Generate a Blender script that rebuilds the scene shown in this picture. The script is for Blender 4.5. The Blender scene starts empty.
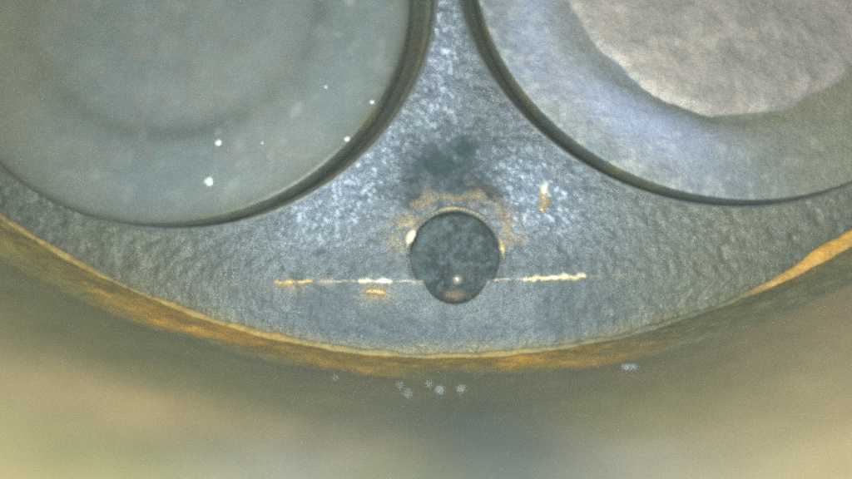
import bpy, math
import numpy as np
from mathutils import Matrix, Vector

# ------------------------------------------------------------------ scale
# World axes: +X to the right, +Y down towards the near side of the bore, +Z up the bore into
# the cylinder head.  One unit is about 5.4 mm (the bore is about 83 mm across).
S = bpy.context.scene
S.unit_settings.system = 'METRIC'
S.unit_settings.scale_length = 0.0054
C = S.collection
rng = np.random.default_rng(7)

# ------------------------------------------------------------------ camera (borescope looking up the bore)
D = 6.0
cam_d = bpy.data.cameras.new('camera')
cam = bpy.data.objects.new('camera', cam_d)
C.objects.link(cam)
cam.location = (0, 0, -D)
cam.rotation_euler = (math.pi, 0, 0)
cam_d.sensor_width = 36
cam_d.lens = 36 * D / 8.52
cam_d.clip_start = 0.01
cam_d.clip_end = 100
cam_d.dof.use_dof = True
cam_d.dof.focus_distance = 5.95
cam_d.dof.aperture_fstop = 0.095
S.camera = cam

# ------------------------------------------------------------------ world, exposure
w = bpy.data.worlds.new('World')
S.world = w
w.use_nodes = True
w.node_tree.nodes['Background'].inputs[0].default_value = (0.75, 0.9, 1.0, 1)
w.node_tree.nodes['Background'].inputs[1].default_value = 0.03
S.view_settings.view_transform = 'Standard'
S.view_settings.look = 'None'
S.view_settings.exposure = 0
S.view_settings.gamma = 1
S.view_settings.use_curve_mapping = False
S.cycles.filter_width = 3.7
S.cycles.use_denoising = False
S.cycles.use_adaptive_sampling = True
S.cycles.adaptive_threshold = 0.12
S.cycles.adaptive_min_samples = 12
S.cycles.sample_clamp_direct = 3
S.cycles.sample_clamp_indirect = 0.5

# ------------------------------------------------------------------ lamps: the LEDs round the borescope lens
LED = [(0.85, 0.98, 1.0), (0.86, 0.98, 1.0), (0.92, 0.98, 0.98), (0.85, 0.98, 1.0)]
for k in range(4):
    a = math.radians(45 + 90 * k)
    ld = bpy.data.lights.new('borescope_led', 'POINT')
    ld.energy = 640
    ld.color = LED[k]
    ld.shadow_soft_size = 0.10
    lo = bpy.data.objects.new('borescope_led', ld)
    C.objects.link(lo)
    lo.location = (0.36 * math.cos(a), -0.10 + 0.36 * math.sin(a), -D - 0.05)

# ------------------------------------------------------------------ noise
def _h(ix, iy, iz, seed):
    n = (ix.astype(np.int64) * 374761393 + iy.astype(np.int64) * 668265263 + iz.astype(np.int64) * 2147483647 + seed * 974634111)
    n = n & 0xFFFFFFFF
    n = ((n ^ (n >> 13)) * 1274126177) & 0xFFFFFFFF
    n = ((n ^ (n >> 16)) * 2246822519) & 0xFFFFFFFF
    return ((n ^ (n >> 15)) & 0xFFFFFF) / float(0xFFFFFF)

def vnoise(x, y, z=None, seed=0):
    x = np.asarray(x, float); y = np.asarray(y, float)
    z = np.zeros_like(x) if z is None else np.asarray(z, float)
    ix, iy, iz = np.floor(x), np.floor(y), np.floor(z)
    fx, fy, fz = x - ix, y - iy, z - iz
    fx, fy, fz = [f * f * (3 - 2 * f) for f in (fx, fy, fz)]
    r = 0
    for a in (0, 1):
        for b in (0, 1):
            for c in (0, 1):
                wgt = (fx if a else 1 - fx) * (fy if b else 1 - fy) * (fz if c else 1 - fz)
                r = r + wgt * _h(ix + a, iy + b, iz + c, seed)
    return r

def fbm(x, y, z=None, seed=0, octv=4, sc=1.0):
    r, amp, tot = 0, 1.0, 0
    x = np.asarray(x, float); y = np.asarray(y, float)
    z = np.zeros_like(x) if z is None else np.asarray(z, float)
    for o in range(octv):
        f = sc * 2 ** o
        r = r + amp * vnoise(x * f, y * f, z * f, seed + 17 * o)
        tot += amp
        amp *= 0.5
    return r / tot

def sst(e0, e1, x):
    t = np.clip((x - e0) / (e1 - e0), 0, 1)
    return t * t * (3 - 2 * t)

def gs(x, y, cx, cy, sx, sy=None, rot=0.0):
    sy = sx if sy is None else sy
    c, s = math.cos(rot), math.sin(rot)
    dx, dy = x - cx, y - cy
    u, v = c * dx + s * dy, -s * dx + c * dy
    return np.exp(-(u / sx) ** 2 - (v / sy) ** 2)

def mixc(c, col, m):
    m = np.clip(m, 0, 1)[..., None]
    return c * (1 - m) + np.array(col) * m

# ------------------------------------------------------------------ mesh helpers
def put(o, parent=None, **props):
    C.objects.link(o)
    if parent is not None:
        o.parent = parent
    for k, v in props.items():
        o[k] = v
    return o

def mesh_obj(name, verts, faces, mat, parent=None, tint=None, smooth=True, **props):
    verts = np.asarray(verts, float)
    me = bpy.data.meshes.new(name)
    if isinstance(faces, np.ndarray):
        nf, k = faces.shape
        me.vertices.add(len(verts)); me.vertices.foreach_set('co', verts.ravel())
        me.loops.add(nf * k); me.loops.foreach_set('vertex_index', faces.astype(np.int32).ravel())
        me.polygons.add(nf)
        me.polygons.foreach_set('loop_start', np.arange(0, nf * k, k, dtype=np.int32))
        me.update(calc_edges=True); me.validate()
    else:
        me.from_pydata([tuple(v) for v in verts], [], faces)
        me.update()
    if smooth:
        me.polygons.foreach_set('use_smooth', np.ones(len(me.polygons), bool))
    if tint is not None:
        a = me.attributes.new('tint', 'FLOAT_COLOR', 'POINT')
        col = np.ones((len(verts), 4), np.float32)
        col[:, :3] = np.clip(tint, 0, 1)
        a.data.foreach_set('color', col.ravel())
    me.materials.append(mat)
    o = bpy.data.objects.new(name, me)
    return put(o, parent, **props)

def empty(name, loc, label, cat, group=None):
    o = bpy.data.objects.new(name, None)
    o.location = loc
    o.empty_display_size = 0.2
    put(o, None, label=label, category=cat)
    if group:
        o['group'] = group
    return o

def grid_faces(nu, nv, wrap_u=False):
    """vertices indexed [v*nu+u]"""
    us = np.arange(nu if wrap_u else nu - 1)
    vs = np.arange(nv - 1)
    U, V = np.meshgrid(us, vs)
    U2 = (U + 1) % nu
    return np.stack([V * nu + U, V * nu + U2, (V + 1) * nu + U2, (V + 1) * nu + U], -1).reshape(-1, 4)

# ------------------------------------------------------------------ materials
def material(name, rough=(0.4, 0.6), metal=0.0, spec=0.5, bumps=((30, 0.3, 0.02),), mott=(14, 0.25), fine=(90, 0.25), chroma=0.08,
             base=None, coat=0.0, sooty=False):
    m = bpy.data.materials.new(name)
    m.use_nodes = True
    nt = m.node_tree
    N, L = nt.nodes, nt.links
    b = N['Principled BSDF']
    tc = N.new('ShaderNodeTexCoord')
    if base is None:
        at = N.new('ShaderNodeAttribute'); at.attribute_name = 'tint'
        col = at.outputs['Color']
    else:
        rgb = N.new('ShaderNodeRGB'); rgb.outputs[0].default_value = (*base, 1)
        col = rgb.outputs[0]
    def noise(scale, detail=3.0, rgh=0.6):
        n = N.new('ShaderNodeTexNoise')
        n.inputs['Scale'].default_value = scale
        n.inputs['Detail'].default_value = detail
        n.inputs['Roughness'].default_value = rgh
        L.new(tc.outputs['Object'], n.inputs['Vector'])
        return n
    def remap(sock, lo, hi, f0=0.3, f1=0.7):
        r = N.new('ShaderNodeMapRange')
        r.inputs['From Min'].default_value = f0; r.inputs['From Max'].default_value = f1
        r.inputs['To Min'].default_value = lo; r.inputs['To Max'].default_value = hi
        L.new(sock, r.inputs['Value'])
        return r.outputs[0]
    def mul(c, f):
        v = N.new('ShaderNodeVectorMath'); v.operation = 'SCALE'
        L.new(c, v.inputs[0]); L.new(f, v.inputs['Scale'])
        return v.outputs[0]
    n1 = noise(mott[0], 4)
    col = mul(col, remap(n1.outputs['Fac'], 1 - mott[1], 1 + mott[1]))
    n2 = noise(fine[0], 2)
    col = mul(col, remap(n2.outputs['Fac'], 1 - fine[1], 1 + fine[1]))
    if chroma:
        n3 = noise(55, 3, 0.7)
        mr = N.new('ShaderNodeVectorMath'); mr.operation = 'MULTIPLY_ADD'
        L.new(n3.outputs['Color'], mr.inputs[0])
        mr.inputs[1].default_value = (chroma * 4,) * 3
        mr.inputs[2].default_value = (1 - chroma * 2,) * 3
        mm = N.new('ShaderNodeVectorMath'); mm.operation = 'MULTIPLY'
        L.new(col, mm.inputs[0]); L.new(mr.outputs[0], mm.inputs[1])
        col = mm.outputs[0]
    L.new(col, b.inputs['Base Color'])
    n4 = noise(24, 3)
    rs = remap(n4.outputs['Fac'], rough[0], rough[1])
    if sooty:          # soot is matt, bared metal is not
        lum = N.new('ShaderNodeRGBToBW'); L.new(at.outputs['Color'], lum.inputs[0])
        ad = N.new('ShaderNodeMath'); ad.operation = 'ADD'; ad.use_clamp = True
        L.new(rs, ad.inputs[0]); L.new(remap(lum.outputs[0], 0.40, 0.0, 0.05, 0.13), ad.inputs[1])
        rs = ad.outputs[0]
        L.new(remap(lum.outputs[0], 0.12, spec, 0.05, 0.13), b.inputs['Specular IOR Level'])
    L.new(rs, b.inputs['Roughness'])
    b.inputs['Metallic'].default_value = metal
    b.inputs['Specular IOR Level'].default_value = spec
    b.inputs['Coat Weight'].default_value = coat
    prev = None
    for sc, st, dist in bumps:
        bp = N.new('ShaderNodeBump')
        bp.inputs['Strength'].default_value = st
        bp.inputs['Distance'].default_value = dist
        L.new(noise(sc, 3, 0.65).outputs['Fac'], bp.inputs['Height'])
        if prev is not None:
            L.new(prev, bp.inputs['Normal'])
        prev = bp.outputs[0]
    if prev is not None:
        L.new(prev, b.inputs['Normal'])
    return m

M_cast = material('sooty_cast_aluminium', rough=(0.34, 0.6), metal=0.22, spec=0.55, bumps=((5, 0.25, 0.06), (19, 0.40, 0.034), (40, 0.6, 0.02)),
                  mott=(9, 0.18), fine=(30, 0.22), chroma=0.14, sooty=True)
M_seat = material('oily_valve_seat', rough=(0.4, 0.6), metal=0.2, bumps=((20, 0.3, 0.02),))
M_valve = material('smooth_sooted_valve', rough=(0.42, 0.55), metal=0.1, spec=0.5, bumps=((9, 0.15, 0.03), (40, 0.12, 0.01)), mott=(3.5, 0.10), fine=(40, 0.08), chroma=0.11)
M_valve2 = material('crusted_valve', rough=(0.4, 0.6), metal=0.15, spec=0.5, bumps=((14, 0.5, 0.04), (36, 0.4, 0.02)), mott=(6, 0.14), fine=(40, 0.14), chroma=0.11)
M_bore = material('oily_bore', rough=(0.42, 0.6), metal=0.1, spec=0.5, bumps=((6, 0.25, 0.03), (30, 0.2, 0.01)), mott=(3, 0.12), fine=(34, 0.12), chroma=0.13)
M_rust = material('rust_and_varnish', rough=(0.45, 0.7), spec=0.4, bumps=((10, 0.5, 0.05), (34, 0.5, 0.02)), mott=(6, 0.25), fine=(30, 0.2), chroma=0.10)
M_edge = material('bare_bright_edge', rough=(0.3, 0.5), metal=0.3, spec=0.6, bumps=((30, 0.5, 0.02),), mott=(12, 0.25), fine=(50, 0.2))
M_inj = material('sooted_injector', rough=(0.42, 0.65), metal=0.0, spec=0.32, bumps=((14, 0.6, 0.05), (34, 0.7, 0.03)), mott=(9, 0.25), fine=(36, 0.25))
M_tip = material('tip_glint_steel', rough=(0.18, 0.24), metal=0.7, spec=0.6, bumps=((14, 0.15, 0.02),), mott=(9, 0.25), fine=(36, 0.2))
M_bead = material('moisture_bead', rough=(0.12, 0.2), spec=0.9, bumps=(), base=(0.40, 0.45, 0.45), mott=(9, 0.1), coat=0.5)
M_bead2 = material('bright_bead', rough=(0.15, 0.25), spec=0.9, bumps=(), base=(0.66, 0.71, 0.70), mott=(9, 0.1), coat=0.5)
M_grain = material('bright_grain', rough=(0.22, 0.4), metal=0.5, spec=0.7, bumps=(), mott=(5, 0.2))

# ------------------------------------------------------------------ geometry of the chamber
SL = math.tan(math.radians(11))
TILT = -0.012
YC0 = 0.405
RB = 7.63
BX, BY = 0.186, -6.445
NRM = math.sqrt(1 + SL * SL)
PN = Vector((0, -SL, -1)) / NRM      # out of the roof, towards the lens
PT = Vector((0, 1, -SL)) / NRM

def crease(x):
    return YC0 + TILT * x

def roof_z(x, y):
    d = np.maximum(0, crease(x) - y)
    dr = 6.9
    d = np.where(d > dr, np.maximum(0, 2 * dr - d), d)
    return SL * d

def onroof(px, py, roof=True):
    """photograph position (pixels of an 852 x 479 picture) -> point of the roof plane"""
    x, y = (px - 426) / 100, (py - 239.5) / 100
    if not roof:
        return x, y, 0.0
    z = SL * (YC0 - y) / (1 + SL * y / D)
    z = max(z, 0)
    return x * (1 + z / D), y * (1 + z / D), z

# valves: centre on the roof, radius
VL = onroof(181, 2)
VR = onroof(721, -39)
kL, kR = 1 + VL[2] / D, 1 + VR[2] / D
RL, RR = 2.30 * kL, 2.50 * kR
GAP_L, GAP_R = 0.115, 0.095
SEAT_L = (VL[0] + 0.14, VL[1] - 0.105, VL[2] + 0.105 * SL)
SEAT_R = (VR[0] - 0.08, VR[1] - 0.07, VR[2] + 0.07 * SL)
HX, HY, HR = (455 - 426) / 100, (256 - 239.5) / 100, 0.455     # injector hole in the roof
NX, NY, NR = (455 - 426) / 100, (272 - 239.5) / 100, 0.325    # its notch in the squish band

def plane_dist(x, y, c):
    return np.hypot(x - c[0], (y - c[1]) * NRM)

# ------------------------------------------------------------------ cylinder head
head = empty('combustion_chamber', (0, 0, 0), 'sooty grey cast cylinder head roof with two valve pockets and a creased lower band', 'cylinder head')

def axis(lo, hi, dlo, dhi, fine, coarse):
    a = np.arange(lo, dlo, coarse)
    b = np.arange(dlo, dhi, fine)
    c = np.arange(dhi, hi + coarse, coarse)
    return np.concatenate([a, b, c])

def relief(x, y, pk=0.8):
    r = 0.030 * (fbm(x, y, seed=3, octv=3, sc=5) - 0.5) + 0.022 * (fbm(x, y, seed=9, octv=2, sc=16) - 0.5)
    pit = np.clip(vnoise(x * 11, y * 11, seed=21) - 0.72, 0, 1)
    return r + 0.10 * pk * pit

def squish_tint(x, y):
    c = np.ones(x.shape + (3,)) * np.array((0.094, 0.116, 0.126))
    n = fbm(x, y, seed=71, octv=4, sc=2.0)
    c = mixc(c, (0.145, 0.172, 0.180), sst(0.5, 0.75, n) * 0.6)
    rr = np.hypot(x - BX, y - BY)
    c = mixc(c, (0.25, 0.20, 0.075), sst(RB - 0.22, RB - 0.02, rr + 0.14 * (fbm(x, y, seed=77, sc=4) - 0.5)) * 0.7)
    c = mixc(c, (0.150, 0.148, 0.088), sst(1.2, 3.0, np.abs(x)) * 0.75)
    cr = np.exp(-((y - crease(x)) / 0.035) ** 2) * sst(0.52, 0.7, fbm(x, y * 0.6, seed=79, octv=4, sc=4)) * sst(2.6, 1.6, np.abs(x - 0.2))
    c = mixc(c, (0.36, 0.30, 0.19), cr * 0.8)
    c = mixc(c, (0.30, 0.22, 0.10), gs(x, y, -0.5, 0.55, 0.16, 0.09) * 0.6 + gs(x, y, -1.35, 0.47, 0.2, 0.06) * 0.4)
    return c

def roof_tint(x, y):
    """soot, burnt and blasted patches, with painted sheen and sparkle"""
    c = np.ones(x.shape + (3,)) * np.array((0.110, 0.136, 0.150))
    n = fbm(x, y, seed=31, octv=4, sc=1.6)
    c = mixc(c, (0.160, 0.190, 0.205), sst(0.5, 0.72, n) * 0.6)
    # blasted bright zones beside the valves, with a violet sheen painted in
    bl = gs(x, y, -0.75, -0.75, 0.45, 0.85, math.radians(35)) + gs(x, y, 0.15, -2.0, 0.25, 0.95) + gs(x, y, 1.05, -0.5, 0.55, 0.4, math.radians(35))
    c = mixc(c, (0.225, 0.275, 0.375), np.clip(bl, 0, 1) * 0.6)
    c = mixc(c, (0.135, 0.145, 0.092), sst(-1.4, -3.2, x) * 0.85)
    c = mixc(c, (0.190, 0.188, 0.125), sst(1.4, 3.4, x) * 0.8)
    spk = sst(0.66, 0.8, vnoise(x * 42, y * 42, seed=40)) * np.clip(bl * 1.2 + 0.15, 0, 1)
    c = mixc(c, (0.72, 0.82, 0.95), spk * 0.6)  # glints of the rough casting painted as pale specks
    c = c * (1 - 0.85 * np.exp(-((crease(x) - y) / 0.40) ** 2))[..., None] + squish_tint(x, y) * (0.85 * np.exp(-((crease(x) - y) / 0.40) ** 2))[..., None]
    # spray shadow of soot above the injector
    so = gs(x, y, 0.24, -0.76, 0.56, 0.50) * (0.8 + 1.0 * (fbm(x, y, seed=50, octv=5, sc=5) - 0.5))
    c = mixc(c, (0.034, 0.060, 0.068), np.clip(so * 1.35, 0, 0.95))
    c = mixc(c, (0.03, 0.03, 0.028), gs(x, y, 0.60, -0.47, 0.24, 0.13, 0.4) * sst(0.25, 0.6, fbm(x, y, seed=52, sc=7)) * 0.95 + gs(x, y, -0.12, -0.42, 0.14, 0.09, -0.4) * 0.6)
    # tan burnt halo round the hole
    rr = np.hypot(x - HX, y - HY)
    up = sst(0.1, -0.25, y - HY)
    halo = np.exp(-((rr - 0.60) / 0.13) ** 2) * up * sst(0.35, 0.6, fbm(x, y, seed=61, sc=3.5))
    c = mixc(c, (0.30, 0.23, 0.12), halo * sst(0.3, 0.6, fbm(x, y, seed=63, octv=4, sc=11)) * 0.8)
    return c

xs = axis(-9.2, 9.4, -4.75, 4.75, 0.021, 0.35)
ys_up = crease(0) + np.concatenate([-np.arange(0, 3.6, 0.021), -np.arange(3.6, 15.0, 0.35)])[::-1]
ys_up[-1] = crease(0)

def roof_mesh(ys, hole_c, hole_r, name, roof, tintf):
    X, Y = np.meshgrid(xs, ys)
    Y = Y + TILT * X
    Z = roof_z(X, Y) if roof else np.zeros_like(X)
    inside = np.zeros(X.shape, bool)
    nx = len(xs)
    F = grid_faces(nx, len(ys))
    x, y, z = X.ravel(), Y.ravel(), Z.ravel()
    cen = lambda a: a[F].mean(1)
    keep = np.ones(len(F), bool)
    circ = [(hole_c[0], hole_c[1], hole_r, 1.0)]
    if roof:
        circ += [(SEAT_L[0], SEAT_L[1], RL + GAP_L + 0.02, NRM), (SEAT_R[0], SEAT_R[1], RR + GAP_R + 0.02, NRM)]
    for cx, cy, r, k in circ:
        keep &= np.hypot(cen(x) - cx, (cen(y) - cy) * k) > r
    # drop what lies far outside the bore
    keep &= np.hypot(cen(x) - BX, cen(y) - BY) < RB + 0.9
    F = F[keep]
    used = np.unique(F)
    for cx, cy, r, k in circ:      # pull the stepped edge on to the circle
        dx, dy = x - cx, (y - cy) * k
        d = np.hypot(dx, dy)
        m = (d < r) & (d > 1e-6)
        mu = np.zeros(len(x), bool); mu[used] = True
        m &= mu
        x[m] = cx + dx[m] / d[m] * r
        y[m] = cy + dy[m] / d[m] * r / k
    if roof:
        z = roof_z(x, y)
        fade = np.minimum(1, (crease(x) - y) / 0.06)
        z = z + relief(x, y) * (0.3 + 0.7 * fade) + 0.07 * gs(x, y, 0.24, -0.80, 0.46, 0.36) - 0.03 * gs(x, y, HX, HY, 0.62) + 0.045 * np.exp(-np.maximum(0, np.hypot(x - HX, y - HY) - HR) / 0.035)
    else:
        z = z + relief(x, y, 0.35) * 0.8
    new = -np.ones(len(x), int); new[used] = np.arange(len(used))
    V = np.stack([x, y, z], -1)[used]
    return mesh_obj(name, V, new[F], M_cast, head, tint=tintf(V[:, 0], V[:, 1]))

roof_o = roof_mesh(ys_up, (HX, HY), HR, 'chamber_roof', True, roof_tint)

ys_dn = np.concatenate([np.arange(YC0, 1.75, 0.021), np.arange(1.75, 2.3, 0.2)])
sq_o = roof_mesh(ys_dn, (NX, NY), NR, 'squish_band', False, squish_tint)

# recess the injector stands in
def recess():
    pts = []
    a0 = math.asin((YC0 - HY) / HR)
    for a in np.linspace(math.pi - a0, 2 * math.pi + a0, 60):
        pts.append((HX + HR * math.cos(a), HY + HR * math.sin(a)))
    a1 = math.asin((YC0 - NY) / NR)
    for a in np.linspace(a1, math.pi - a1, 30):
        pts.append((NX + NR * math.cos(a), NY + NR * math.sin(a)))
    pts = np.array(pts)
    n = len(pts)
    rows, tint = [], []
    top = roof_z(pts[:, 0], pts[:, 1]) - 0.03
    c0 = np.array((0.30, 0.36))
    for k, (dz, sc) in enumerate(((-0.012, 1.035), (-0.012, 1.0), (0.05, 0.985), (0.20, 0.97), (0.45, 0.95), (0.46, 0.02))):
        p = c0 + (pts - c0) * sc
        z = top + dz + 0.02 if k < 3 else np.full(n, dz)
        z = z + 0.02 * (fbm(p[:, 0], p[:, 1], z, seed=5, sc=7) - 0.5)
        rows.append(np.column_stack([p, z]))
        c = np.ones((n, 3)) * np.array((0.095, 0.11, 0.10))
        if k < 2:
            c = np.ones((n, 3)) * np.array((0.13, 0.13, 0.11))
        tint.append(c)
    mesh_obj('injector_recess', np.concatenate(rows), grid_faces(n, len(rows), True), M_cast, head, tint=np.concatenate(tint))
recess()

# burnt raised lip round the upper half of the hole
def lip():
    nu, nv = 150, 9
    an = np.linspace(math.radians(168), math.radians(372), nu)
    V, T = [], []
    for j in range(nv):
        t = math.pi * j / (nv - 1)
        wob = fbm(an * 4, an * 0 + 3, seed=91, octv=2, sc=0.8) - 0.5
        endf = np.minimum(1, np.minimum(an - an[0], an[-1] - an) / 0.35)
        pm = np.clip(1.7 * np.exp(-((an - math.radians(205)) / 0.22) ** 2) + 1.0 * np.exp(-((an - math.radians(275)) / 0.5) ** 2) + 1.0 * np.exp(-((an - math.radians(350)) / 0.16) ** 2), 0.12, 1.7)
        hw = np.maximum(0.012, (0.032 + 0.08 * wob)) * endf * pm + 0.002
        r = HR + 0.035 + 0.02 * wob - hw * math.cos(t)
        h = np.maximum(0.006, (0.018 + 0.05 * wob)) * endf * pm * math.sin(t) - 0.012
        x = HX + r * np.cos(an); y = HY + r * np.sin(an)
        z = roof_z(x, y) - 0.025 - h
        V.append(np.column_stack([x, y, z]))
        c = np.ones((nu, 3)) * np.array((0.11, 0.11, 0.085))
        nn = fbm(an * 3, an * 0 + j * 0.4, seed=95, sc=1.3)
        c = mixc(c, (0.34, 0.26, 0.12), sst(0.35, 0.6, nn) * np.exp(-((an - math.radians(275)) / 0.5) ** 2))
        c = mixc(c, (0.14, 0.15, 0.13), np.exp(-((an - math.radians(225)) / 0.12) ** 2) * 0.8)
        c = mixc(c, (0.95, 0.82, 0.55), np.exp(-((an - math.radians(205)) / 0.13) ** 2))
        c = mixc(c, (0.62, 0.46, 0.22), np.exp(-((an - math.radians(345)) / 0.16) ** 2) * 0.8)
        T.append(c)
    mesh_obj('hole_lip', np.concatenate(V), grid_faces(nu, nv), M_edge, head, tint=np.concatenate(T))
lip()

# the crease: worn, bared bits of the edge standing slightly proud
def worn(name, x0, x1, y0, y1, wd, col, seed, rise=0.012, dv=0.0, parent=None, zf=None):
    n = max(10, int((x1 - x0) / 0.008)); m = 5
    t = np.linspace(0, 1, n)
    V, T = [], []
    for j in range(m):
        q = -1 + 2 * j / (m - 1)
        x = x0 + (x1 - x0) * t
        wv = wd * np.clip(2.4 * fbm(x, x * 0 + seed + 0.35 * np.sign(q), seed=seed, octv=4, sc=16) - 0.45, 0.12, 1.5) * np.minimum(1, np.minimum(t, 1 - t) * n * 0.3 + 0.25)
        y = y0 + (y1 - y0) * t + dv + q * wv + 0.010 * (fbm(x, x * 0, seed=seed + 3, sc=14) - 0.5)
        z = roof_z(x, y) - rise * (1 - q * q) - (0.004 if abs(q) < 1 else -0.02) - 0.015
        V.append(np.column_stack([x, y, z]))
        c = np.ones((n, 3)) * np.array(col)
        c = mixc(c, (0.30, 0.19, 0.07), sst(0.45, 0.7, fbm(x, x * 0 + q, seed=seed + 8, sc=9)) * 0.7)
        T.append(c)
    mesh_obj('worn_edge', np.concatenate(V), grid_faces(n, m), M_edge, head, tint=np.concatenate(T), label=name)

def pxl(a, b): return (a - 426) / 100, (b - 239.5) / 100
def worn_px(label, ax, ay, bx, by, wd, col, seed, **k):
    (x0, y0), (x1, y1) = pxl(ax, ay), pxl(bx, by)
    worn(label, x0, x1, y0, y1, wd, col, seed, **k)
worn_px('tan worn fleck at the far left of the crease', 274, 282, 313, 281, 0.040, (0.72, 0.52, 0.22), 101)
worn_px('bright bared strip left of the injector', 358, 281, 393, 281.5, 0.036, (1.0, 0.90, 0.66), 102)
worn_px('thin pale scratch along the crease', 316, 281, 357, 281, 0.014, (0.46, 0.44, 0.36), 103)
worn_px('thin pale scratch beside the notch', 393, 281, 416, 281, 0.013, (0.66, 0.64, 0.56), 104)
worn_px('tan rusty blotch under the bared strip', 366, 291, 386, 293, 0.050, (0.36, 0.25, 0.11), 105, rise=0.008)
worn_px('thin pale scratch right of the notch', 494, 279.5, 522, 278.5, 0.018, (0.62, 0.58, 0.48), 106)
worn_px('bright bared strip right of the injector', 522, 279, 586, 276, 0.036, (1.0, 0.85, 0.52), 107)
worn_px('thin pale scratch at the far right of the crease', 588, 276, 640, 274, 0.013, (0.36, 0.35, 0.28), 108)

# scrape on the roof to the upper right of the injector
def scrape():
    p0, p1 = onroof(546, 184), onroof(542, 214)
    n, m = 26, 5
    t = np.linspace(0, 1, n)
    V, T = [], []
    for j in range(m):
        q = -1 + 2 * j / (m - 1)
        wv = 0.05 * (0.2 + 1.6 * fbm(t * 3, t * 0, seed=120, sc=2.2)) * np.minimum(1, np.minimum(t, 1 - t) * 6 + 0.08)
        x = p0[0] + (p1[0] - p0[0]) * t + q * wv + 0.05 * (fbm(t * 2, t * 0, seed=121, sc=2) - 0.5)
        y = p0[1] + (p1[1] - p0[1]) * t + q * 0.03
        z = roof_z(x, y) - 0.012 - 0.016 * (1 - q * q) + (0.02 if abs(q) == 1 else 0)
        V.append(np.column_stack([x, y, z]))
        c = np.ones((n, 3)) * np.array((0.36, 0.27, 0.15))
        c = mixc(c, (1.0, 0.92, 0.75), sst(0.5, 0.1, t))
        T.append(c)
    mesh_obj('scrape_mark', np.concatenate(V), grid_faces(n, m), M_edge, head, tint=np.concatenate(T))
scrape()

# ------------------------------------------------------------------ lathe in the tilted roof plane
def lathe(name, c, prof, mat, parent, tintf, nu=360, axis_n=PN, axis_t=PT, bumpf=None, radf=None, smooth=True, origin=None, **props):
    """prof: list of (r, h), h towards the lens"""
    an = np.linspace(0, 2 * math.pi, nu, endpoint=False)
    o = np.array(origin if origin is not None else (0, 0, 0))
    c = np.array(c)
    n = np.array(axis_n); t = np.array(axis_t); u = np.array((1.0, 0, 0))
    V, T = [], []
    for r, h in prof:
        q = r * radf(an, r) if radf is not None else r
        lx, ly = q * np.cos(an), q * np.sin(an)
        hh = np.full(nu, float(h))
        if bumpf is not None:
            hh = hh + bumpf(lx, ly, r)
        V.append(c + lx[:, None] * u + ly[:, None] * t + hh[:, None] * n)
        T.append(tintf(lx, ly, np.full(nu, float(r)), hh))
    return mesh_obj(name, np.concatenate(V) - o, grid_faces(nu, len(prof), True), mat, parent, tint=np.concatenate(T), smooth=smooth, **props)

# valve seats (parts of the head)
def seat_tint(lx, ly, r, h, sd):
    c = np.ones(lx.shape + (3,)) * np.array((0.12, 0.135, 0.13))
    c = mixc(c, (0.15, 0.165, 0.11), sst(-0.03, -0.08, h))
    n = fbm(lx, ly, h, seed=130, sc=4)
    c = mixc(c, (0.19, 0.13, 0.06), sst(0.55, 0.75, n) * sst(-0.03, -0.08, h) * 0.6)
    c = mixc(c, (0.150, 0.155, 0.098), sst(0.2, 1.7, sd * lx) * 0.85)  # one side of the seat lightened to soften the gap's shadow
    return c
def seat(c, R, g, sd, label):
    prof = [(R + g + 0.06, -0.02), (R + g + 0.025, 0.016), (R + g, 0.005), (R + g - 0.025, -0.10), (R + g - 0.045, -0.16), (R + g - 0.07, -0.17),
            (R + 0.02, -0.19), (R - 0.02, -0.34), (R - 0.25, -0.55)]
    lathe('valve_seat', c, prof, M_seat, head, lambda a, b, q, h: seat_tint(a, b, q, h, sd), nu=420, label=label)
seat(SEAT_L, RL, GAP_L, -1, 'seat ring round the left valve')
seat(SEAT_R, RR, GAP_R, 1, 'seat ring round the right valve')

# ------------------------------------------------------------------ valves
def radii(*knots):
    """finely resample a profile of (r, h) knots with smooth joins"""
    kn = np.array(knots)
    out = []
    for (r0, h0), (r1, h1) in zip(kn[:-1], kn[1:]):
        n = max(2, int(max(abs(r1 - r0), abs(h1 - h0)) / 0.035))
        for i in range(n):
            s = i / n
            out.append((r0 + (r1 - r0) * s, h0 + (h1 - h0) * (s * s * (3 - 2 * s))))
    out.append(tuple(kn[-1]))
    return out

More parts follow.
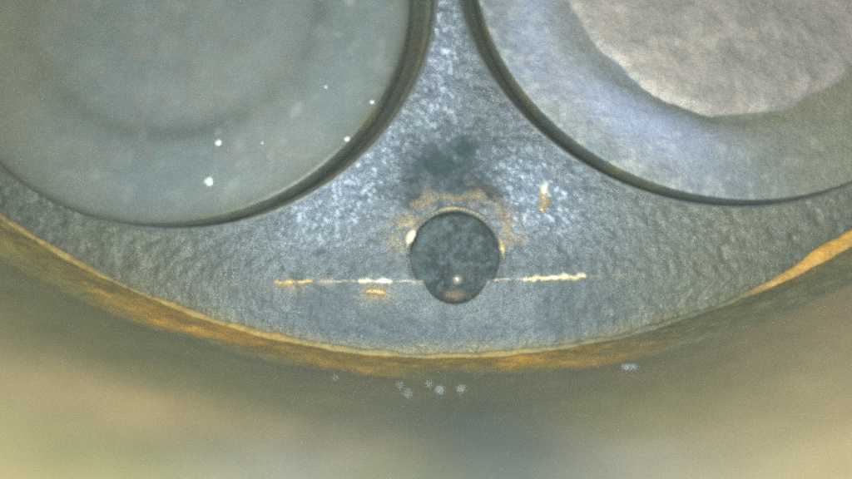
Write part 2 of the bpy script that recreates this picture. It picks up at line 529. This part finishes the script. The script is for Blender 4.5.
def valve_left():
    o = empty('intake_valve', Vector(VL), 'smooth grey left valve with a shallow dish and two bright beads on it', 'valve', 'pair of valves in the head')
    R = RL
    def tint(lx, ly, r, h):
        c = np.ones(lx.shape + (3,)) * np.array((0.168, 0.206, 0.208))
        n = fbm(lx, ly, seed=140, octv=4, sc=0.9)
        c = mixc(c, (0.215, 0.228, 0.212), sst(0.45, 0.7, n) * 0.6)
        c = mixc(c, (0.105, 0.125, 0.112), np.exp(-((r - 1.58 - 0.12 * (n - 0.5)) / 0.12) ** 2) * 0.75 * (0.5 + 0.5 * sst(0.3, 0.6, fbm(lx, ly, seed=145, sc=0.8))))
        c = c * (1 + 0.16 * (fbm(r * 4.5, r * 0 + 2, seed=149, octv=3) - 0.5))[..., None]
        fl = sst(0.70, 0.82, vnoise(lx * 9, ly * 9, seed=146)) * sst(0.4, 0.7, fbm(lx, ly, seed=147, sc=1.2))
        c = mixc(c, (0.34, 0.36, 0.34), fl * 0.35)
        c = mixc(c, (0.24, 0.20, 0.17), sst(0.66, 0.78, vnoise(lx * 7, ly * 7, seed=148)) * 0.25)
        c = mixc(c, (0.205, 0.200, 0.125), sst(-0.3, -2.1, lx) * 0.8)
        st = np.exp(-((r - 1.86) / 0.05) ** 2) * sst(0.5, 0.75, fbm(lx, ly, seed=143, sc=2.2)) * sst(0.2, 1.2, lx)
        c = mixc(c, (0.42, 0.46, 0.46), st * 0.6)
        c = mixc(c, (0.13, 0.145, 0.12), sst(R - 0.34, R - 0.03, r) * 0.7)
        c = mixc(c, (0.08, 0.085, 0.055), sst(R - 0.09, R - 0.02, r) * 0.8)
        return c
    bump = lambda lx, ly, r: 0.018 * (fbm(lx, ly, seed=150, octv=3, sc=1.6) - 0.5)
    prof = radii((0.02, 0.08), (1.32, 0.085), (1.66, 0.115), (2.05 * R / 2.4, 0.130), (R - 0.03, 0.122), (R - 0.012, 0.113))
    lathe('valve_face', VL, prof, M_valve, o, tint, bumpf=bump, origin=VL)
    mar = [(R - 0.012, 0.109), (R, 0.095), (R + 0.004, -0.06), (R, -0.14), (R - 0.08, -0.22), (R - 0.6, -0.6), (R - 1.5, -0.8)]
    mt = lambda lx, ly, r, h: mixc(mixc(np.ones(lx.shape + (3,)) * np.array((0.070, 0.088, 0.076)), (0.13, 0.13, 0.07), sst(0.45, 0.7, fbm(lx, ly, h, seed=160, sc=3))), (0.16, 0.165, 0.10), sst(0.2, 1.7, -lx) * 0.85)  # last mix lightens the left side to fade shadow in the gap
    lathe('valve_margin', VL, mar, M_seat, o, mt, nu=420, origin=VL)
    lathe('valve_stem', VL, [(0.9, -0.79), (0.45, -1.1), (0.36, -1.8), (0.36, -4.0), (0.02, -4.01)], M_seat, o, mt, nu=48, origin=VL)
    return o

def valve_right():
    o = empty('intake_valve', Vector(VR), 'pale right valve with rough pinkish carbon crust over its middle', 'valve', 'pair of valves in the head')
    R = RR
    RC = 1.66 * kR
    def tint(lx, ly, r, h):
        c = np.ones(lx.shape + (3,)) * np.array((0.195, 0.225, 0.235))
        n = fbm(lx, ly, seed=170, octv=4, sc=1.1)
        c = mixc(c, (0.30, 0.30, 0.27), sst(0.45, 0.7, n) * 0.6)
        bl = gs(lx, ly, -1.05, 1.90, 0.95, 0.34, math.radians(32)) + 0.7 * gs(lx, ly, -2.15, 0.6, 0.3, 0.8)
        c = mixc(c, (0.37, 0.42, 0.60), np.clip(bl, 0, 1) * 0.85)  # bluish LED sheen painted into the face colour
        fl = sst(0.62, 0.78, vnoise(lx * 13, ly * 13, seed=172)) * sst(RC + 0.15, RC + 0.4, r)
        c = mixc(c, (0.46, 0.48, 0.47), fl * 0.5)
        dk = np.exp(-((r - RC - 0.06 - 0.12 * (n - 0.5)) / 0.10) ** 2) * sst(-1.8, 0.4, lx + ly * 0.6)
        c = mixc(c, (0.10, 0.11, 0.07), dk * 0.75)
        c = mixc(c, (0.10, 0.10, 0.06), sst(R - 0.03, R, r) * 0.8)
        c = mixc(c, (0.255, 0.245, 0.16), sst(-0.5, 1.0, lx) * 0.75)
        return c
    bump = lambda lx, ly, r: 0.03 * (fbm(lx, ly, seed=180, octv=4, sc=2.2) - 0.5) * min(1, (R - r) / 0.1 + 0.2)
    prof = radii((RC - 0.3, 0.06), (RC + 0.04, 0.07), (RC + 0.35, 0.115), (R - 0.03, 0.115), (R - 0.012, 0.108))
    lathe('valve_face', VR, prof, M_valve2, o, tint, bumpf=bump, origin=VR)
    def ct(lx, ly, r, h):
        n = fbm(lx, ly, seed=190, octv=4, sc=2.5)
        c = np.ones(lx.shape + (3,)) * np.array((0.33, 0.31, 0.285))
        c = mixc(c, (0.41, 0.365, 0.335), sst(0.45, 0.65, n))
        c = mixc(c, (0.57, 0.43, 0.42), sst(-0.2, 1.6, lx - ly * 0.9) * 0.6)
        c = mixc(c, (0.46, 0.42, 0.35), np.exp(-((r - RC + 0.06) / 0.06) ** 2) * sst(0.4, -1.2, lx) * sst(0.45, 0.6, n) * 0.45)  # rim highlight painted along the crust's left edge
        return c
    def cb(lx, ly, r):
        ed = sst(RC + 0.02, RC - 0.10, np.full(lx.shape, r))
        return (0.075 * (fbm(lx, ly, seed=195, octv=5, sc=3.5) - 0.4)) * ed
    prof = radii((0.02, 0.13), (RC - 0.22, 0.125), (RC - 0.08, 0.115), (RC + 0.03, 0.04))
    lathe('carbon_crust', VR, prof, M_valve2, o, ct, bumpf=cb, nu=420, radf=lambda an, r: 1 + 0.10 * (fbm(np.cos(an) * 2.2 + 5, np.sin(an) * 2.2 + 5, seed=197, octv=6, sc=2.0) - 0.5) * sst(0.6, 1.3, np.array(r)), origin=VR)
    mar = [(R - 0.012, 0.109), (R, 0.095), (R + 0.004, -0.06), (R, -0.14), (R - 0.08, -0.22), (R - 0.6, -0.6), (R - 1.5, -0.8)]
    mt = lambda lx, ly, r, h: mixc(mixc(np.ones(lx.shape + (3,)) * np.array((0.070, 0.088, 0.076)), (0.13, 0.13, 0.07), sst(0.45, 0.7, fbm(lx, ly, h, seed=161, sc=3))), (0.16, 0.165, 0.10), sst(0.2, 1.7, lx) * 0.85)  # last mix lightens the right side against shadow in the gap
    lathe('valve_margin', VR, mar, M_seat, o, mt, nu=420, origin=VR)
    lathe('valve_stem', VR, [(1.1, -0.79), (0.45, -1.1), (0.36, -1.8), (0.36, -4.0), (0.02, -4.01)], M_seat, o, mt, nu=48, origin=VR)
    return o
valve_left(); valve_right()

# ------------------------------------------------------------------ fuel injector
IC = (0.292, 0.190, 0.08)
inj = empty('fuel_injector', IC, 'dark sooted round injector nozzle with one bright glint set in the notch', 'injector')
ia = Vector((0, 0.10, -1)).normalized(); it = Vector((0, 1, 0.10)).normalized()
ibump = lambda lx, ly, r: (0.055 * (fbm(lx, ly, seed=200, octv=4, sc=6) - 0.5) + 0.085 * gs(lx, ly, 0.013, 0.20, 0.19)) * (1.0 if r < 0.43 else 0.2)
def itint(lx, ly, r, h):
    n = fbm(lx, ly, seed=205, octv=4, sc=5)
    c = np.ones(lx.shape + (3,)) * np.array((0.022, 0.035, 0.036))
    c = mixc(c, (0.085, 0.120, 0.130), sst(0.45, 0.7, fbm(lx, ly, seed=206, octv=3, sc=20)) * 0.75)
    c = mixc(c, (0.06, 0.088, 0.092), sst(0.5, 0.7, n) * 0.6)
    c = mixc(c, (0.06, 0.058, 0.045), sst(0.6, 0.75, fbm(lx, ly, seed=207, sc=4)) * 0.3)
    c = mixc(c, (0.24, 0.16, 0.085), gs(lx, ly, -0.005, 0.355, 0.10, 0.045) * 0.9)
    return c
lathe('nozzle_body', IC, radii((0.001, 0.07), (0.30, 0.065), (0.415, 0.055), (0.455, 0.03), (0.457, -0.42), (0.02, -0.43)), M_inj, inj, itint, nu=120,
      axis_n=ia, axis_t=it, bumpf=ibump, origin=IC)
def dome(r, flat=1.0, n=14):
    return [(max(0.002, r * math.sin(a)), flat * r * math.cos(a)) for a in np.linspace(0, math.pi * 0.55, n)]
BC = (0.311, 0.395, -0.035)  # small bright ball added on the nozzle to catch the LED glint
lathe('tip_glint_ball', BC, dome(0.055, 0.8), M_tip, inj, lambda lx, ly, r, h: np.ones(lx.shape + (3,)) * np.array((0.62, 0.62, 0.56)), nu=32,
      axis_n=Vector((0, 0, -1)), axis_t=Vector((0, 1, 0)), origin=IC)

# ------------------------------------------------------------------ cylinder bore
bore = empty('cylinder_bore', (BX, BY, -4), 'olive and grey oily cylinder wall curving round below the head', 'cylinder')
def arc_angles():
    a = np.radians(np.concatenate([np.arange(90 - 46, 90 + 46, 0.16), np.arange(90 + 46, 360 + 90 - 46, 2.0)]))
    return a
AN = arc_angles()
def ring(name, zs, rad, mat, parent, tintf, **props):
    V, T = [], []
    for z in zs:
        r, zz = rad(AN, z)
        x, y = BX + r * np.cos(AN), BY + r * np.sin(AN)
        V.append(np.column_stack([x, y, zz]))
        T.append(tintf(AN, np.full(len(AN), z), x, y))
    o = np.array(parent.location) if parent is not None else np.zeros(3)
    return mesh_obj(name, np.concatenate(V) - o, grid_faces(len(AN), len(zs), True), mat, parent, tint=np.concatenate(T), **props)

def arcx(an):            # arc length along the wall, 0 below the lens, + to the right
    return (math.pi / 2 - ((an + math.pi / 2) % (2 * math.pi) - math.pi / 2)) * RB

def wall_tint(an, z, x, y):
    s = arcx(an)
    c = np.ones(an.shape + (3,)) * np.array((0.220, 0.205, 0.076))
    n = fbm(s * 0.35, z * 1.1, seed=220, octv=4, sc=1.0)
    n2 = fbm(s * 0.25 + 9, z * 2.2, seed=225, octv=3, sc=1.0)
    c = mixc(c, (0.160, 0.168, 0.078), sst(0.5, 0.7, n) * 0.7)
    c = mixc(c, (0.29, 0.235, 0.10), sst(0.55, 0.75, n2) * 0.6)
    c = mixc(c, (0.24, 0.235, 0.175), gs(s, z, -0.9, -3.0, 0.5, 0.55, 0.5) * 0.8 + gs(s, z, 0.9, -3.0, 0.6, 0.5, -0.4) * 0.8)
    c = mixc(c, (0.085, 0.105, 0.092), gs(s, z, 0.22, -2.75, 0.50, 1.1) * 0.85 + gs(s, z, -0.5, -2.0, 1.1, 0.5, 0.4) * 0.4)
    c = mixc(c, (0.43, 0.32, 0.13), gs(s, z, -2.0, -2.5, 0.9, 0.35, 0.1) * 0.8)
    c = mixc(c, (0.46, 0.355, 0.175), sst(0.8, 3.2, s - 0.5 * (z + 2)) * 0.72)
    c = mixc(c, (0.42, 0.335, 0.155), sst(-1.4, -3.0, s) * sst(-1.6, -3.0, z) * 0.5)
    c = mixc(c, (0.15, 0.160, 0.062), gs(s, z, -0.8, -1.5, 3.0, 0.4) * 0.4)
    return c * np.array((0.84, 0.78, 0.84))
def wall_rad(an, z):
    s = arcx(an)
    return RB - 0.015 * (fbm(s * 1.5, np.full(len(an), z) * 1.5, seed=230, octv=3) - 0.5), np.full(len(an), z)
ring('bore_wall', np.concatenate([np.arange(-0.90, -5.0, -0.05), np.arange(-5, -10.1, -0.5)]), wall_rad, M_bore, bore, wall_tint)

# rusty band of deposits at the top of the bore
def rust_tint(an, z, x, y):
    s = arcx(an)
    c = np.ones(an.shape + (3,)) * np.array((0.36, 0.225, 0.030))
    n = fbm(s, z * 1.8, seed=240, octv=4, sc=1.4)
    c = mixc(c, (0.58, 0.30, 0.030), sst(0.48, 0.68, n) * 0.9)
    c = mixc(c, (0.135, 0.145, 0.072), sst(-0.45, -0.95, z + 0.6 * (n - 0.5)) * 0.95)
    c = mixc(c, (0.165, 0.165, 0.085), sst(1.1, 2.2, s) * 0.92)
    c = mixc(c, (0.25, 0.205, 0.060), sst(-2.2, -4.0, s) * 0.7)
    return c
def rust_rad(an, z):
    s = arcx(an)
    zz = np.full(len(an), z)
    t = min(1, max(0, (z + 1.02) / 0.55))
    b = 0.05 * (fbm(s * 4, zz * 4, seed=250, octv=4) - 0.35) + 0.02
    return RB - b * t * (0.4 + 0.6 * min(1, -z / 0.15)) + 0.012 * (1 - t), zz
ring('rust_band', np.arange(-0.06, -1.06, -0.025), rust_rad, M_rust, bore, rust_tint)

# head gasket ring between head and bore
gas = empty('head_gasket', (BX, BY, 0), 'thin tan and rusty orange gasket ring round the rim of the head', 'gasket')
def gasket_tint(an, z, x, y):
    s = arcx(an)
    c = np.ones(an.shape + (3,)) * np.array((0.29, 0.22, 0.060))
    n = fbm(s, z * 3, seed=260, octv=4, sc=1.7)
    c = mixc(c, (0.34, 0.215, 0.05), sst(0.45, 0.68, n) * sst(1.8, -1.0, s))
    c = mixc(c, (0.135, 0.135, 0.075), sst(0.7, 1.8, s) * 0.95)
    c = mixc(c, (0.13, 0.145, 0.13), sst(0.75, 0.30, z + 0.7 * (n - 0.5)) * 0.6)
    c = mixc(c, (0.60, 0.31, 0.04), sst(2.9, 3.7, s + 0.5 * (n - 0.5)) * sst(5.6, 4.9, s) * sst(-0.1, 0.35, z) * sst(1.15, 0.6, z))
    return c
def gasket_rad(an, z):
    # z runs 0..1 round the rounded edge of the ring
    s = arcx(an)
    t = z * math.pi
    k = 1 + 0.6 * (fbm(s * 3, s * 0 + z, seed=270, octv=3) - 0.5)
    big = sst(3.3, 3.8, s) * sst(5.6, 4.9, s)
    h = (0.10 + 0.10 * big) * k
    r = RB + 0.06 - (0.125 + 0.10 * big) * k * math.sin(t)
    return r, -0.035 - h * (1 - math.cos(t)) * 0.5 - 0.02 * big
ring('fire_ring', np.linspace(0.0, 1.0, 9), gasket_rad, M_rust, gas, gasket_tint)

# ------------------------------------------------------------------ bright grains added on the cast roof for sparkle
def grains():
    V, F, T = [], [], []
    n = 0
    base = np.array([(1, 0, 0), (-0.5, 0.87, 0), (-0.5, -0.87, 0), (0, 0, 1), (0, 0, -0.6)])
    fc = [(0, 1, 3), (1, 2, 3), (2, 0, 3), (1, 0, 4), (2, 1, 4), (0, 2, 4)]
    tries = 0
    while n < 1500 and tries < 60000:
        tries += 1
        x, y = rng.uniform(-2.2, 3.8), rng.uniform(-2.9, 1.1)
        roof = y < crease(x)
        if roof:
            if plane_dist(x, y, SEAT_L) < RL + GAP_L + 0.05 or plane_dist(x, y, SEAT_R) < RR + GAP_R + 0.05 or math.hypot(x - HX, y - HY) < HR + 0.03:
                continue
            bl = 1.2 * math.exp(-min(plane_dist(x, y, VL) - RL, plane_dist(x, y, VR) - RR) / 0.35)
            p = 0.12 + bl - 0.9 * math.exp(-((x - 0.22) / 0.5) ** 2 - ((y + 0.82) / 0.42) ** 2)
        else:
            if math.hypot(x - NX, y - NY) < NR + 0.03 or math.hypot(x - BX, y - BY) > RB - 0.1:
                continue
            p = 0.12
        p *= math.exp(-max(0, x - 1.2) / 1.2)
        if rng.uniform() > p:
            continue
        sz = rng.uniform(0.006, 0.012) * (1.7 if rng.uniform() < 0.06 else 1)
        q = Matrix.Rotation(rng.uniform(0, 6.28), 3, 'Z') @ Matrix.Rotation(rng.normal(0, 0.5), 3, 'X')
        q = np.array(q)
        z = float(roof_z(np.array(x), np.array(y))) + float(relief(np.array([x]), np.array([y]))[0])
        if roof:
            z += 0.07 * math.exp(-((x - 0.24) / 0.46) ** 2 - ((y + 0.80) / 0.36) ** 2)
        pts = (base * rng.uniform(0.6, 1.3, 3)) @ q.T * sz + (x, y, z - 0.004)
        b = len(V) * 5
        V.append(pts); F += [tuple(i + b for i in f) for f in fc]
        cc = np.array((0.55, 0.60, 0.68)) if rng.uniform() < 0.85 else np.array((0.7, 0.6, 0.42))
        T.append(np.repeat((cc * rng.uniform(0.5, 1.2))[None], 5, 0))
        n += 1
    mesh_obj('sparkle_grains', np.concatenate(V), np.array(F), M_grain, head, tint=np.concatenate(T), smooth=False, kind='stuff')
grains()

# ------------------------------------------------------------------ single beads and flecks
def bead(name, p, r, nrm, label, cat, group, flat=0.6, stretch=1.0, seed=0, mat=M_bead, ang=0.0):
    nrm = Vector(nrm).normalized()
    u = nrm.orthogonal().normalized(); v = nrm.cross(u)
    nu = 20; pr = dome(r, flat, 9)
    V = []
    for rr, h in pr:
        for k in range(nu):
            a = 2 * math.pi * k / nu
            wob = 1 + 0.45 * (float(vnoise(np.array([math.cos(a) * 1.6 + 5]), np.array([math.sin(a) * 1.6 + 5]), seed=seed)[0]) - 0.5)
            V.append(u * (rr * wob * math.cos(a)) + v * (rr * wob * math.sin(a) * stretch) + nrm * h)
    V = np.array([tuple(q) for q in V])
    o = mesh_obj(name, V, grid_faces(nu, len(pr), True), mat, None, label=label, category=cat, group=group)
    o.location = p
    return o

def on_valve(px, py, h):
    x, y, z = onroof(px, py)
    return Vector((x, y, z)) * 1.0 + PN * h - Vector((x, y, 0)) * (h / D)
for i, (px, py, r, lab) in enumerate([
        (218, 145, 0.036, 'small bright white bead on the left valve just under the dish edge'),
        (209, 184, 0.048, 'larger bright bead lowest on the left valve face'),
        (326, 89, 0.020, 'tiny pale bead on the left valve between dish and right edge'),
        (372, 104, 0.024, 'tiny pale bead at the right edge of the left valve'),
        (347, 141, 0.028, 'tiny pale bead near the lower right edge of the left valve'),
        (262, 145, 0.014, 'faint tiny bead on the left valve right of the two bright ones'),
        (268, 159, 0.014, 'faint tiny bead on the left valve lowest of the faint ones')]):
    bead('moisture_bead', on_valve(px, py, 0.125 if i else 0.12), r, PN, lab, 'bead', 'bright beads on the left valve', flat=0.5, seed=300 + i, mat=M_bead2)

def on_wall(px, py):
    dx, dy = (px - 426) / 100 / D, (py - 239.5) / 100 / D
    lo, hi = 0.5, 40.0
    for _ in range(60):
        m = (lo + hi) / 2
        if math.hypot(dx * m - BX, dy * m - BY) < RB - 0.03: lo = m
        else: hi = m
    return Vector((dx * lo, dy * lo, lo - D))
for i, (px, py, r, st, lab) in enumerate([
        (408, 393, 0.019, 1.0, 'pale bead on the bore wall, leftmost and lowest of the row'),
        (429, 384, 0.017, 1.0, 'small pale bead highest in the row on the bore wall'),
        (440, 390, 0.025, 1.0, 'roundest bright bead on the bore wall below the injector'),
        (461, 389, 0.023, 1.0, 'pale bead at the right end of the row on the bore wall'),
        (400, 385, 0.013, 1.0, 'dull grey bead at the left end of the row on the bore wall'),
        (335, 378, 0.013, 1.0, 'lone dull bead on the rusty band left of the row'),
        (630, 367, 0.015, 4.5, 'pale elongated fleck alone on the bore wall at the right')]):
    p = on_wall(px, py)
    nrm = Vector((BX - p.x, BY - p.y, 0)).normalized()
    o = bead('moisture_bead', p, r, nrm, lab, 'bead', 'pale beads on the bore wall', flat=0.7, stretch=1.0, seed=320 + i)
    if st > 1:
        o.scale = (1, 1, 1)
        o.scale.x = st

# ------------------------------------------------------------------ thin veil added to lift the blacks like lens glare
hz = bpy.data.materials.new('glare_veil')
hz.use_nodes = True
hn = hz.node_tree
hn.nodes.remove(hn.nodes['Principled BSDF'])
pv = hn.nodes.new('ShaderNodeVolumePrincipled')
pv.inputs['Color'].default_value = (0.80, 0.86, 0.84, 1)
pv.inputs['Density'].default_value = 0.00085
hn.links.new(pv.outputs['Volume'], hn.nodes['Material Output'].inputs['Volume'])
x0, x1, y0, y1, z0, z1 = -9.9, 10.3, -16.6, 3.7, -11.2, 6.3
hv = [(x, y, z) for z in (z0, z1) for y in (y0, y1) for x in (x0, x1)]
hf = [(0, 2, 3, 1), (4, 5, 7, 6), (0, 1, 5, 4), (2, 6, 7, 3), (0, 4, 6, 2), (1, 3, 7, 5)]
mesh_obj('haze', hv, hf, hz, None, smooth=False, kind='stuff', label='thin pale veil added through the cylinder bore in place of lens glare', category='haze')
